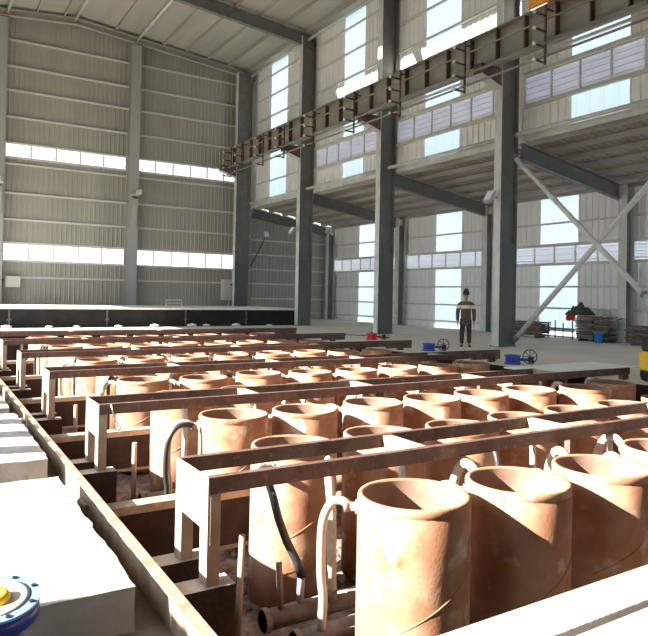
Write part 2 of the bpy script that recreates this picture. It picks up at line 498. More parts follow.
# side aisle roof
lr = MB()
n = 22
for k in range(n):
    pass
P0 = []
yv = YF
prof = ((0, 0), (.62, 0), (.70, 1), (.92, 1))
nn = int((YB-YF)/.28)
prev = None
for i in range(nn+1):
    for a, h in prof:
        yy = YF+(i+a)*.28
        if yy > YB: continue
        A = lr.bm.verts.new((XW+.02, yy, zl(XW)+h*.04)); B_ = lr.bm.verts.new((XO+.2, yy, zl(XO)+h*.04))
        if prev: lr.face([prev[0], prev[1], B_, A])
        prev = (A, B_)
aisle = struct(lr.build('ceiling_aisle', LEANROOF, fix=False), 'brown grey ribbed roof over the side aisle')
for x in (17.45, 18.3, 19.25, 20.2, 21.15, 22.1, 22.9):
    bx(x-.04, x+.04, YF, YB-.1, zl(x)-.17, zl(x)-.005).build('purlin', LEANROOF, aisle)
for yy in COLY[:3]+(37.45, 8.6):
    r_ = MB(); ibeam(r_, (XW+.02, yy, zl(XW)-.17), (XO-.45, yy, zl(XO-.45)-.17), (0, 0, 1), .55, .22)
    r_.build('aisle_rafter', DARKSTEEL, aisle)

# ---------------------------------------------------------------- steel columns
def column(x, y, ztop, depth, name_label, fw=.30, cut=3.4, taper=False, cap=True):
    o = thing('steel_column', name_label, 'column', (x, y, ZF), group='columns along the hall')
    bx(0, .03, -fw/2, fw/2, 0, ztop-ZF).build('inner_flange', PALESTEEL, o)
    bx(depth-.03, depth, -fw/2, fw/2, 0, ztop-ZF).build('outer_flange', DARKSTEEL, o)
    bx(.031, depth-.031, -.012, .012, cut, ztop-ZF-.01).build('web', DARKSTEEL, o)
    bx(.031, depth-.031, -fw/2+.03, fw/2-.03, .02, cut).build('boxed_foot', mat('dark_green_grey_paint', (.10, .112, .105), rough=.5), o)
    bx(-.06, depth+.03, -fw/2-.05, fw/2+.05, 0, .025).build('base_plate', DARKSTEEL, o)
    bx(.031, depth-.031, -fw/2+.02, fw/2-.02, cut, cut+.03).build('stiffener', DARKSTEEL, o)
    return o
nm = ('steel column right beside the standing worker', 'steel column left of the worker, second from him', 'third steel column from the worker, at the end of the dark platform', 'steel column in the corner of the back wall')
colobs = []
for yy, l in zip(COLY, nm):
    c = column({37.0: 15.72, 15.72: 16.0}.get(yy, 16.2), yy, zr(16.6)-.35, .9 if yy == 37 else .8, l)
    colobs.append(c)
    q = MB()   # corbel under the crane beam
    q.prism([(-.95, -.13, 8.80-ZF), (-.95, -.13, 9.08-ZF), (-.001, -.13, 9.08-ZF), (-.001, -.13, 8.5-ZF)], (0, .02, 0))
    q.prism([(-.95, .11, 8.80-ZF), (-.95, .11, 9.08-ZF), (-.001, .11, 9.08-ZF), (-.001, .11, 8.5-ZF)], (0, .02, 0))
    q.box(-.97, -.001, -.17, .17, 9.081-ZF, 9.1-ZF)
    q.box(-.97, -.951, -.17, .17, 8.77-ZF, 9.08-ZF)
    q.build('corbel', RUSTBR, c)
    MB().prism([(-.95, -.17, 8.77-ZF), (-.95, -.17, 8.795-ZF), (-.001, -.17, 8.495-ZF), (-.001, -.17, 8.47-ZF)], (0, .34, 0)).build('corbel_flange', PALESTEEL, c)
# columns of the outer wall
nm2 = ('pale steel column at the outer wall right of the crossed braces', 'steel column at the outer wall hidden behind the column by the worker', 'steel column at the outer wall left of the worker', 'steel column in the far corner of the aisle')
for yy, l in zip((15.5, 22.85, 29.7, 37.3), nm2):
    o = thing('aisle_column', l, 'column', (22.45, yy, ZF), group='columns along the outer wall')
    h = zl(22.5)-.2-ZF
    bx(0, .025, -.17, .17, 0, h).build('inner_flange', PALESTEEL, o)
    bx(.475, .5, -.17, .17, 0, h).build('outer_flange', PALESTEEL, o)
    bx(.026, .474, -.01, .01, 0, h-.4).build('web', DARKSTEEL, o)
    bx(-.05, .53, -.2, .2, 0, .02).build('base_plate', DARKSTEEL, o)
# columns of the back wall
for xx, l in ((3.02, 'grey steel column of the back wall at the left picture edge'), (9.72, 'grey steel column in the middle of the back wall')):
    o = thing('back_wall_column', l, 'column', (xx, 37.3, ZF), group='columns of the back wall')
    M_ = mat('grey_green_column', (.33, .345, .32), rough=.55)
    h = zr(xx)-.62-ZF
    bx(-.27, .27, -.24, -.215, 0, h).build('inner_flange', M_, o)
    bx(-.27, .27, .2, .225, 0, h).build('outer_flange', M_, o)
    bx(-.012, .012, -.214, .199, 0, h).build('web', M_, o)
    q = MB(); q.prism([(-.14, -.241, 6.75-ZF), (-.14, -.65, 6.6-ZF), (-.14, -.65, 6.3-ZF), (-.14, -.241, 5.0-ZF)], (.28, 0, 0))
    q.build('bracket', M_, o)
    bx(-.2, .2, -.7, -.2, 6.78-ZF, 6.83-ZF).build('bracket_plate', PALESTEEL, o)

# ---------------------------------------------------------------- crane runway
cb = thing('crane_runway_beam', 'long steel crane runway beam carried on the column brackets', 'crane beam', (15.5, 0, 9.1))
g = MB(); ibeam(g, (0, 2.0, 1.1), (0, 37.2, 1.1), (0, 0, 1), 1.1, .42, .035, .03)
g.build('girder', CRANE, cb)
bx(-.04, .04, 2.0, 37.2, 1.1, 1.2).build('crane_rail', RUSTBR, cb)
y = 3.4
while y < 37:
    bx(-.19, -.016, y-.02, y+.02, .05, 1.06).build('stiffener', RUSTBR, cb)
    y += 1.18
bb = thing('conductor_line', 'conductor tubes on pronged brackets under the crane runway beam', 'conductor', (15.1, 0, 9.0))
for dz, dx, r_ in ((-.12, -.12, .045), (-.5, -.12, .035), (.62, -.02, .03)):
    MB().tube([(dx, 2.0, dz), (dx, 36.45, dz)], r_, 6).build('conductor_tube', CRANE, bb)
for y in (12.9, 16.25, 19.75, 22.9, 26.3, 29.2, 31.6, 34.2, 35.9):
    q = MB(); q.box(-.16, -.11, y-.03, y+.03, -.75, 1.0)
    q.box(-.11, .2, y-.02, y+.02, .85, .9)
    q.build('bracket_post', RUSTBR, bb)
    for z in (-.7, -.25, .2, .66):
        pr_ = MB().tube([(-.16, y, z), (-.6, y-.02, z)], .035, 6).build('bracket_prong', RUSTBR, bb)
        MB().tube([(-.6, y-.02, z), (-.66, y-.02, z)], .055, 6).build('insulator', LAMPW, pr_)
# end carriage of the crane standing on the rail
ec = thing('crane_end_carriage', 'orange crane end carriage standing on the runway rail', 'crane', (15.5, 12.25, 10.3))
bx(-.26, .26, -1.7, 1.45, .2, .8).build('carriage_body', ORANGE, ec, bevel=.03)
bx(-.36, -.27, -1.7, 1.45, -.12, .75).build('side_skirt', ORANGE, ec)
for yy in (-1.2, .95):
    MB().lathe([(.02, -.06), (.26, -.06), (.26, .06), (.02, .06)], 20, Matrix.Translation((0, yy, .26)) @ Matrix.Rotation(R(90), 4, 'Y'), smooth=False).build('wheel', BLACK, ec)
bx(-.2, .2, 1.46, 1.6, .36, .56).build('buffer', BLACK, ec)
# eave struts between columns and the crossed braces
def strut(p0, p1, r_, label, material=PALESTEEL, name='strut_tube', cat='strut', sleeve=None):
    o = thing(name, label, cat, p0)
    d = Vector(p1)-Vector(p0)
    MB().tube([(0, 0, 0), d], r_, 8).build('tube', material, o)
    for t in ((.0, .02), (.98, 1.0)) if sleeve is None else sleeve:
        MB().tube([d*t[0], d*t[1]], r_*1.25, 8).build('end_sleeve', PIPE, o)
    return o
for (a, b), l in zip(((8.8, 15.54), (15.9, 22.67), (23.03, 29.72), (30.08, 36.8)), ('right of the column by the worker', 'left of the column by the worker', 'second bay from the back corner', 'bay at the back corner')):
    strut((16.55, a, 6.95), (16.55, b, 6.95), .075, 'pale horizontal tube below the upper right wall, '+l)
strut((16.5, 15.5, 6.25), (16.5, 8.9, -.06), .085, 'diagonal brace falling to the right from the column by the worker', PALESTEEL, 'diagonal_brace', 'brace', ((0, .02), (.72, .73)))
strut((16.68, 15.5, .12), (16.68, 8.6, 6.75), .085, 'diagonal brace rising to the right from the foot of the column by the worker', PALESTEEL, 'diagonal_brace', 'brace')

# ---------------------------------------------------------------- flood lamps and boxes
def flood(loc, rz, label, arm=.25, tilt=35):
    o = thing('flood_lamp', label, 'lamp', loc, rz)
    M_ = Matrix.Translation((0, -arm-.08, 0)) @ Matrix.Rotation(R(-tilt), 4, 'X')
    MB().box(-.16, .16, -.05, .06, -.22, .2, M_).build('lamp_housing', LAMPG, o, bevel=.015)
    MB().box(-.135, .135, -.07, -.051, -.19, .17, M_).build('lamp_glass', LAMPW, o)
    MB().tube([(0, 0, 0), (0, -arm, 0)], .03, 6).build('arm', LAMPG, o)
    return o
flood((15.98, 15.7, 4.85), R(-90), 'white flood lamp on the column beside the worker')
flood((16.19, 29.85, 4.78), R(-90), 'white flood lamp on the column at the end of the dark platform')
fl_ = flood((18.05, 37.66, 5.2), R(-10), 'white flood lamp on a thin arm on the back wall of the aisle', arm=.3)
MB().tube([(0, -.3, -.1), (-.5, -.2, -1.2), (-.9, -.1, -2.0)], .03, 6).build('cable', BLACK, fl_)
flood((22.44, 36.9, 5.75), R(-60), 'small flood lamp high in the far corner of the aisle')
flood((9.9, 36.6, 6.95), R(-20), 'flood lamp on the bracket of the middle back wall column', arm=.1, tilt=60)
flood((3.05, 36.6, 6.95), R(-20), 'flood lamp on the bracket of the left back wall column', arm=.1, tilt=60)
o = thing('control_cabinet', 'pale control cabinet on the back wall near the corner column', 'cabinet', (15.65, 37.55, 1.08))
bx(-.45, .45, -.2, .12, 0, 1.25).build('body', BOXP, o, bevel=.02)
bx(-.4, .4, -.225, -.201, .06, 1.19).build('door', BOXP, o)
bx(.05, .17, -.24, -.226, .9, 1.0).build('indicator', BLACK, o)
bx(-.02, .02, -.1, -.05, -.5, 0).build('conduit', PALESTEEL, o)
o = thing('control_cabinet', 'small square cabinet on the back wall at the left picture edge', 'cabinet', (3.83, 37.55, 1.6))
bx(-.36, .36, -.15, .12, 0, .58).build('body', BOXP, o, bevel=.02)
bx(-.32, .32, -.17, -.151, .04, .54).build('door', BOXP, o)

# ---------------------------------------------------------------- dark platform at the back
pf = thing('dark_platform', 'long low dark steel fronted platform with a white dusty top before the back wall', 'platform', (0, 30.3, ZF))
bx(-3.6, 16.4, .04, 4.6, 0, .78).build('core', PANEL, pf)
bx(-3.6, 16.42, 0, .04, .02, .74).build('front_panel', PANEL, pf)
bx(-3.65, 16.45, -.06, 4.65, .78, .87).build('dusty_top', CHALK, pf, bevel=.015)
for x in (3.0, 6.9, 10.5, 13.6):
    q = MB(); q.box(x-.03, x+.03, -.03, 0, .05, .74); q.box(x-.08, x+.08, -.02, 0, .3, .36)
    q.build('seam_plate', SCRAP, pf)
o = thing('hand_rail', 'small white metal loop standing on the dark platform', 'rail', (11.1, 33.9, .77))
MB().tube([(-.42, 0, .0), (-.42, 0, .32), (.42, 0, .32), (.42, 0, 0)], .03, 6).build('loop', CHALK, o)
MB().tube([(-.42, 0, .15), (.42, 0, .15)], .02, 6).build('cross_bar', CHALK, o)
for i in range(9):
    x = 3+i*1.45+rnd.uniform(-.4, .4)
    q = MB(); M_ = Matrix.Rotation(rnd.uniform(0, 3), 4, 'Z')
    bmesh.ops.create_icosphere(q.bm, subdivisions=1, radius=.1+rnd.random()*.08)
    for v in q.bm.verts: v.co = Vector((v.co.x*1.6, v.co.y, v.co.z*.5))*(1+.3*noise.noise(v.co*7+Vector((i, 0, 0))))
    zmin = min(v.co.z for v in q.bm.verts)
    tag(q.build('rubble_lump', CHALK, None, (x, 29.9+rnd.uniform(-.15, .1), ZF-zmin)), 'white lump of debris at the foot of the dark platform', 'lump', 'debris along the dark platform')

# ---------------------------------------------------------------- pit: rubble floor
rb = MB()
nx, ny = 130, 200
def rh(x, y):
    v = Vector((x, y, 0))
    return PZ-.03+.045*noise.noise(v*1.7)+.035*noise.noise(v*5.3)+.025*noise.noise(v*14)
grid = []
for j in range(ny+1):
    row = []
    yy = PY0-.2+(PY1-PY0+.1)*(j/ny)**1.35
    for i in range(nx+1):
        xx = PX0+.01+(PX1-PX0-.08)*(i/nx)**1.25
        row.append(rb.bm.verts.new((xx, yy, rh(xx, yy))))
    grid.append(row)
for j in range(ny):
    for i in range(nx): rb.face([grid[j][i], grid[j][i+1], grid[j+1][i+1], grid[j+1][i]])
for k in range(170):
    xx = rnd.uniform(1.7, 5.5) if k > 60 else rnd.uniform(2.0, 3.4); yy = rnd.uniform(3.0, 12) if k > 60 else rnd.uniform(4.5, 8.3)
    s_ = rnd.uniform(.03, .11)
    r_ = bmesh.ops.create_icosphere(rb.bm, subdivisions=1, radius=s_)
    for v in r_['verts']:
        v.co = v.co*(1+.45*noise.noise(v.co*20+Vector((k, 0, 0)))); v.co.z *= .75
        v.co += Vector((xx, yy, rh(xx, yy)+s_*.4))
rub = rb.build('rubble', RUBBLE)
rub['kind'] = 'stuff'; tag(rub, 'pale dusty rubble covering the bottom of the pit', 'rubble')

# ---------------------------------------------------------------- clay cylinders
CH = 1.49
def clay_proto():
    o = thing('clay_cylinder', 'x', 'cylinder', (0, 0, 0))
    q = MB()
    prof = [(.40, -CH), (.43, -CH), (.431, -.9), (.43, -.5), (.431, -.085), (.423, -.075), (.423, -.062), (.431, -.052), (.43, -.012), (.422, 0), (.39, 0), (.383, -.012)]
    q.lathe(prof, 48)
    # raised seam winding up the wall
    pts = []
    for k in range(26):
        a = -2.6+k*.085; z = -.86+.55*k/25
        pts.append((.43*math.cos(a), .43*math.sin(a), z))
    q.tube(pts, .006, 5)
    q.build('shell', CLAY, o)
    q = MB(); q.lathe([(.383, -.012), (.38, -.1), (.38, -CH+.05), (.001, -CH+.05)], 48)
    q.build('lining', CLAYIN, o)
    return o
def nozzle(parent, ang, z=-.13):
    d = Vector((math.cos(ang), math.sin(ang), 0))
    q = MB(); q.tube([d*.425+Vector((0, 0, z)), d*.50+Vector((0, 0, z))], .034, 10)
    q.tube([d*.428+Vector((0, 0, z)), d*.445+Vector((0, 0, z))], .055, 10)
    return q.build('nozzle', HOSEP, parent)
CAN = clay_proto()
COLX = [3.25+1.085*k for k in range(8)]
ROWY = [3.9, 5.87, 7.67, 9.5, 11.38, 13.2, 15.2, 17.0, 18.95, 20.8, 22.75]
ordn = ['first', 'second', 'third', 'fourth', 'fifth', 'sixth', 'seventh', 'eighth', 'ninth', 'tenth', 'eleventh']
cans = {}
first = True
for j, y in enumerate(ROWY):
    for k, x in enumerate(COLX):
        p = (x+rnd.uniform(-.035, .035), y+rnd.uniform(-.05, .05), rnd.uniform(-.02, .02))
        if (j, k) in ((0, 0), (0, 1), (0, 2)): p = ((3.2, 3.96, 0), (4.21, 3.85, 0), (5.25, 3.81, 0))[k]
        if (j, k) == (2, 6): p = (9.7, 7.38, 0)
        if (j, k) == (1, 0): p = (3.19, 5.87, 0)
        if (j, k) == (2, 0): p = (3.31, 7.68, 0)
        rowname = 'nearest row' if j == 0 else ordn[j]+' row from the front'
        lab = 'orange clay cylinder, %s from left in the %s' % (ordn[k], rowname)
        if first: c = CAN; c.location = p; first = False; c['label'] = lab; c['group'] = 'clay cylinders in the pit'
        else: c = dup(CAN, p, None, lab, 'clay cylinders in the pit')
        rot = rnd.uniform(-.5, .5) if (j, k) != (0, 0) else .15
        c.rotation_euler = (0, 0, rot)
        cans[(j, k)] = (c, Vector(p), rot, rowname)
# hoses
HP = {}
def hose(p, ang, z, material, label, reach, zend, big=False, group='hoses on the clay cylinders', r=.036, side=0, rise=.02):
    d = Vector((math.cos(ang), math.sin(ang), 0)); s = Vector((-d.y, d.x, 0))*side
    e = Vector((0, 0, 1))
    P = [d*.49, d*(.49+.3*reach)+e*(.02+rise), d*(.49+.65*reach)+e*rise, d*(.49+.92*reach)-e*.10, d*(.49+reach)-e*.28+s*.3, d*(.49+reach*.98)-e*.55+s*.7, d*(.49+reach*.9)+e*(zend-z)*.75+s*.9, d*(.49+reach*.95)+e*(zend-z)+s]
    out = []
    for i in range(len(P)-1):      # Catmull-Rom
        a, b, c_, d_ = P[max(i-1, 0)], P[i], P[i+1], P[min(i+2, len(P)-1)]
        for t in (0, .25, .5, .75):
            out.append(.5*((2*b)+(c_-a)*t+(2*a-5*b+4*c_-d_)*t*t+(3*b-a-3*c_+d_)*t*t*t))
    out.append(P[-1])
    o = thing('hose', label, 'hose', (p.x, p.y, p.z+z), 0, group)
    MB().tube(out, r, 8).build('tube', material, o)
    q = MB().tube([d*.50, d*.535], r*1.25, 8).build('clamp', PIPE, o)
    return o
hm = [HOSEP, HOSEP, HOSEG, HOSEP, HOSEK, HOSEP]
hn = {HOSEP: 'pale', HOSEG: 'grey', HOSEK: 'black'}
i = 0
for (j, k), (c, p, rot, rowname) in cans.items():
    # rows 0,2,4.. feed from the frame behind them, rows 1,3,5.. from the frame in front
    if j % 2 == 0: ang, zend = R(142)+rnd.uniform(-.25, .2), -1.1
    else: ang, zend = R(-117)+rnd.uniform(-.25, .3), -1.1
    if (j, k) == (0, 0): ang = R(140)
    if (j, k) == (1, 0): ang = R(-126)
    if (j, k) == (2, 0): ang = R(163)
    if (j, k) == (1, 0): ang = R(-150)
    nozzle(c, ang-rot)
    if j % 2 == 0 and k not in (0,):
        nozzle(c, R(72)-rot, -.13)
    mm = hm[i % 6]; i += 1
    if (j, k) == (1, 0): mm = HOSEK
    if (j, k) == (0, 0): mm = HOSEG
    if (j, k) == (2, 0): mm = HOSEG
    if (j, k) == (1, 0):
        o = thing('hose', 'black hose on the first cylinder from left in the second row from the front', 'hose', (0, 0, 0), 0, 'hoses on the clay cylinders')
        d = Vector((math.cos(ang), math.sin(ang), 0)); q0 = p+d*.505-Vector((0, 0, .13))
        pts = [q0, p+d*.58+Vector((0, -.02, -.125)), Vector((2.64, 5.36, -.15)), Vector((2.60, 5.16, -.24)), Vector((2.61, 5.06, -.42)), Vector((2.66, 5.0, -.6)), Vector((2.74, 4.95, -.78)), Vector((2.775, 4.94, -.90))]
        o.location = q0; MB().tube([v-q0 for v in pts], .036, 10).build('tube', HOSEK, o); continue
    hose(p, ang, -.13, mm, '%s hose on the %s cylinder from left in the %s' % (hn[mm], ordn[k], rowname), (.40 if (j, k) == (1, 0) else .30) if j else .22, zend, r=.043 if (j, k) == (1, 0) else .036)
    if j % 2 == 0 and 0 < k and j < 8:
        hose(p, R(72)+rnd.uniform(-.15, .25), -.13, HOSEP, 'pale hose behind the %s cylinder from left in the %s' % (ordn[k], rowname), (rnd.uniform(.36, .46) if j < 3 else .3), zend, r=.045, rise=.075)
cN, pN, rN, _ = cans[(2, 0)]
hose(pN, R(178), -.13, HOSEK, 'black hose left of the first cylinder in the third row from the camera', .34, -1.1, r=.032, side=-.1)
# straight pale riser hose in front of the first cylinder of the second row
o = thing('hose', 'thick pale riser hose between the nearest frame and the first cylinder of the nearest row', 'hose', (3.05, 4.88, -1.15), 0, 'hoses on the clay cylinders')
MB().tube([(0, 0, 0), (-.01, 0, .5), (-.02, 0, .85), (-.03, .02, 1.02), (.0, .1, 1.14), (.08, .22, 1.16)], .043, 8).build('tube', HOSEP, o)
MB().tube([(0, 0, .0), (0, 0, .1)], .05, 8).build('clamp', PIPE, o)

# manifold pipes on the pit bottom under each frame, with upright stubs
FY = [5.34, 8.93, 12.63, 16.39, 20.25, 23.95]     # back edge of each frame
for k, yb in enumerate(FY):
    for dy, z, l in ((-.40, -1.2, 'rear'), (-.80, -1.22, 'front')) if k == 0 else ((-.34, -1.2, 'rear'), (-.68, -1.22, 'front')):
        if k > 2 and dy < -.5: continue
        o = thing('manifold_pipe', '%s brown manifold pipe on the pit bottom under the %s frame from the camera' % (l, ordn[k]), 'pipe', (2.42 if dy > -.5 else 2.5, yb+dy, z), 0, 'manifold pipes on the pit bottom')
        MB().tube([(0, 0, 0), (8.9, 0, 0)], .085, 12).build('pipe', PIPE, o)
        MB().lathe([(.001, 0), (.1, 0), (.1, .05), (.001, .05)], 12, Matrix.Rotation(R(90), 4, 'Y'), smooth=False).build('end_cap', PIPE, o)
        if k == 0 and dy == -.40:
            MB().tube([(.16, -.02, .05), (.13, -.02, .47)], .028, 8).build('stub_pipe', PIPE, o)
            MB().tube([(.35, 0, .05), (.36, 0, .32)], .034, 8).build('stub_pipe', mat('grey_valve_metal', (.33, .31, .36), rough=.5), o)
            MB().tube([(.14, -.02, .34), (.35, 0, .36)], .012, 6).build('valve_handle', mat('olive_handle', (.26, .22, .08), rough=.6), o)
            MB().lathe([(.001, .3), (.055, .3), (.055, .35), (.001, .35)], 10, Matrix.Translation((.36, 0, 0)), smooth=False).build('collar', BLACK, o)
        if k < 3:
            for x in (1.6, 2.7, 3.8):
                MB().tube([(x, 0, .05), (x, 0, .3)], .03, 8).build('stub_pipe', PIPE, o)

# ---------------------------------------------------------------- channel frames across the pit
ZT = .137
def cchannel(mb, x0, x1, yw, sgn, z0, z1, fl=.07, t=.008):
    mb.box(x0, x1, min(yw, yw+sgn*t), max(yw, yw+sgn*t), z0, z1)
    for za, zb in ((z0, z0+t), (z1-t, z1)):
        mb.box(x0, x1, min(yw+sgn*t, yw+sgn*fl), max(yw+sgn*t, yw+sgn*fl), za, zb)
TIES = [(3.85, 5.9, 8.2), (3.86, 5.8, 8.2, 10.05), (4.0, 6.1, 8.2, 10.5), (4.3, 6.9, 9.3), (3.9, 6.6, 9.2), (4.2, 7.2, 10)]
for k, yb in enumerate(FY):
    lab = ('long rusty channel frame nearest the camera, spanning the pit' if k == 0 else
           '%s rusty channel frame from the camera, spanning the pit' % ordn[k])
    o = thing('channel_frame', lab, 'frame', (1.80, yb-.72, 0), 0, 'channel frames across the pit')
    q = MB(); cchannel(q, .012, 10.4, 0, 1, ZT-.125, ZT); q.build('front_channel', FRAME, o)
    q = MB(); cchannel(q, .012, 8.35 if k == 1 else 11.2, .65, 1, ZT-.125, ZT); q.build('back_channel', FRAME, o)
    bx(0, .012, 0, .72, ZT-.40, ZT).build('end_plate', PLATE, o)
    for ya, yc in ((0, .15), (.57, .72)):
        q = MB(); q.box(0, .012, ya, yc, -.66, ZT-.40); q.box(.012, .1, ya, ya+.012, -.66, ZT-.126 if ya == 0 else ZT-.13); q.box(.012, .1, yc-.012, yc, -.66, ZT-.2)
        q.build('leg', PLATE if ya == 0 else PLATE, o)
    for t_, x in enumerate(TIES[k]):
        q = MB(); x -= 1.8
        q.box(x, x+.012, .009, .649, ZT-.117, ZT-.009); q.box(x+.012, x+.10, .009, .649, ZT-.021, ZT-.009)
        q.build('tie_plate', PLATE, o)
    for x in (4.25, 6.4, 8.6):
        bx(x-.05, x+.05, .13, .205, PZ+.11, ZT-.126).build('post', FRAME, o)
    for ya in (.02, .6) if k != 1 else (.02,):
        bx(*((10.2, 10.38) if ya < .1 else (10.2, 11.15)), ya, ya+.1, ZF, ZT-.126).build('foot_block', FRAME, o)
    if k == 0:
        MB().box(.02, .1, -.006, 0, -.36, ZT-.14).build('front_gusset', PLATE, o)
    if k == 1:
        q = MB(); q.tube([(.14, -.012, ZT-.002), (.16, -.02, ZT-.10), (.2, -.02, ZT-.2), (.22, -.02, ZT-.25)], .009, 6)
        wh = q.build('wire_hook', CHALK, None); wh.location = (1.80, yb-.72, 0)
        q = MB(); q.torus(.03, .008, Matrix.Translation((.225, -.022, ZT-.29)) @ Matrix.Rotation(R(80), 4, 'X'), 12, 5)
        e_ = q.build('loop', CHALK, wh)
        tag(wh, 'white wire hook hanging on the left end of the second frame', 'hook')
    # ledge piers under the legs
    for ya, l in ((.075, 'front'), (.645, 'back')):
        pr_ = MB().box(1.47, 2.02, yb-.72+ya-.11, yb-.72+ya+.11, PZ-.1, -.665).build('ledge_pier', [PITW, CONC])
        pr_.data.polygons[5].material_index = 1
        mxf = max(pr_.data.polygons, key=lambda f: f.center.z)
        for f_ in pr_.data.polygons: f_.material_index = 1 if f_ == mxf else 0  # pale top and dark sides put light and shade into the colour
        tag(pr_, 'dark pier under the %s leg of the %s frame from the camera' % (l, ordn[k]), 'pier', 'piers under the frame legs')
    # low support bar and stake
    if k < 5:
        o = thing('support_bar', 'low flat steel bar from the left pit wall to the cylinders behind the %s frame' % ordn[k], 'bar', (1.47, yb+1.33, -.62), 0, 'low bars in the pit')
        q = MB(); q.box(0, 2.0, -.10, .10, 0, .012); q.box(0, 2.0, -.10, -.088, -.07, 0)
        q.build('angle_bar', PLATE, o)
        bx(0, 2.0, -.085, -.077, -.56, -.07).build('hanging_plate', PITW, o)
        bx(0, 2.0, -.10, -.06, -.60, -.561).build('lower_bar', PLATE, o)
        if k > 0: tag(MB().tube([(0, 0, 0), (0, 0, .83)], .035, 8).build('pipe_stake', PLATE, None, (2.62 if k == 1 else 2.5, yb+.7, PZ+.02)), 'upright pipe stake in the gap behind the %s frame from the camera' % ordn[k], 'stake', 'pipe stakes in the pit')
tag(MB().tube([(0, 0, 0), (.03, 0, 1.02)], .028, 8).build('pipe_stake', PLATE, None, (2.2, 4.95, PZ+.05)), 'upright rusty pipe stake below the left end of the nearest frame', 'stake', 'pipe stakes in the pit')
tag(MB().tube([(0, 0, 0), (-.01, .02, .9)], .022, 8).build('pipe_stake', PIPE, None, (2.5, 6.6, PZ+.05)), 'thin brown pipe stake behind the nearest frame', 'stake', 'pipe stakes in the pit')

# ---------------------------------------------------------------- left edge: rail, slabs
o = thing('edge_rail', 'long dusty steel angle rail along the left edge of the pit', 'rail', (1.40, 0, ZLED))
q = MB(); q.box(-.04, .035, 2.4, 24.5, .198, .21); q.box(-.04, -.028, 2.4, 24.5, 0, .198); q.build('angle', RAIL, o)
for y in (6.6, 11.2, 13.0):
    MB().tube([(-.075, y-.13, .10), (-.075, y+.13, .10)], .033, 10).build('clip_pipe', RAIL, o)
def slab(x0, x1, y0, y1, z0, z1, label, seed):
    q = MB()
    nx_, ny_ = 26, 26
    top = {}
    for i in range(nx_+1):
        for j in range(ny_+1):
            x, y = x0+(x1-x0)*i/nx_, y0+(y1-y0)*j/ny_
            e = (i in (0, nx_)) or (j in (0, ny_))
            v = Vector((x*3+seed, y*3, 0))
            dx = .022*noise.noise(v*1.3)+.012*noise.noise(v*4)
            top[i, j] = q.bm.verts.new((x+(dx if i in (0, nx_) else 0), y+(dx if j in (0, ny_) else 0), z1-(.010+.012*abs(noise.noise(v*3)) if e else .004*noise.noise(v*2))))
    for i in range(nx_):
        for j in range(ny_): q.face([top[i, j], top[i+1, j], top[i+1, j+1], top[i, j+1]])
    ring = [(i, 0) for i in range(nx_)]+[(nx_, j) for j in range(ny_)]+[(i, ny_) for i in range(nx_, 0, -1)]+[(0, j) for j in range(ny_, 0, -1)]
    c = Vector(((x0+x1)/2, (y0+y1)/2, 0))
    prevr = [top[k_] for k_ in ring]
    for lev in (.25, .6, 1.0):
        cur = []
        for k_ in ring:
            p = top[k_].co
            n_ = noise.noise(Vector((p.x*4, p.y*4, lev*3+seed)))*.022
            out = Vector((p.x-c.x, p.y-c.y, 0)).normalized()
            cur.append(q.bm.verts.new((p.x+out.x*n_, p.y+out.y*n_, z1+(z0-z1)*lev)))
        m_ = len(ring)
        for a in range(m_): q.face([prevr[a], cur[a], cur[(a+1) % m_], prevr[(a+1) % m_]])
        prevr = cur
    q.face(prevr)
    return tag(q.build('concrete_slab', CONC), label, 'slab', 'concrete slabs left of the pit')
slab(-1.8, 1.16, 4.17, 7.0, ZLED+.005, -.33, 'big sunlit concrete slab nearest the camera, left of the rail', 1)
slab(-1.8, 1.19, 7.8, 10.9, ZLED+.005, -.33, 'second concrete slab from the camera, left of the rail, with bands of shade', 5)
slab(-1.8, 1.17, 11.4, 14.2, ZLED+.005, -.33, 'third concrete slab from the camera at the left picture edge', 17)
slab(-1.8, 1.17, 14.8, 17.7, ZLED+.005, -.33, 'farthest concrete slab left of the rail', 21)

o = thing('cover_plate', 'pale flat cover plate lying at the right end of the second frame', 'plate', (10.35, 8.75, .032))
bx(0, 2.9, 0, 1.15, 0, .03).build('plate', CHALK, o, bevel=.008)
bx(2.4, 2.5, .3, 1.0, -.131, -.001).build('bearer', SCRAP, o)
# near coping
o = thing('pit_coping', 'pale flat concrete coping beam along the near edge of the pit', 'coping', (1.35, 1.98, ZF))
bx(0, 11.0, 0, .27, .001, .1).build('beam', CONC, o, bevel=.012)
bx(0, 11.0, -1.6, -.03, .001, .09).build('strip', CONC, o, bevel=.012)

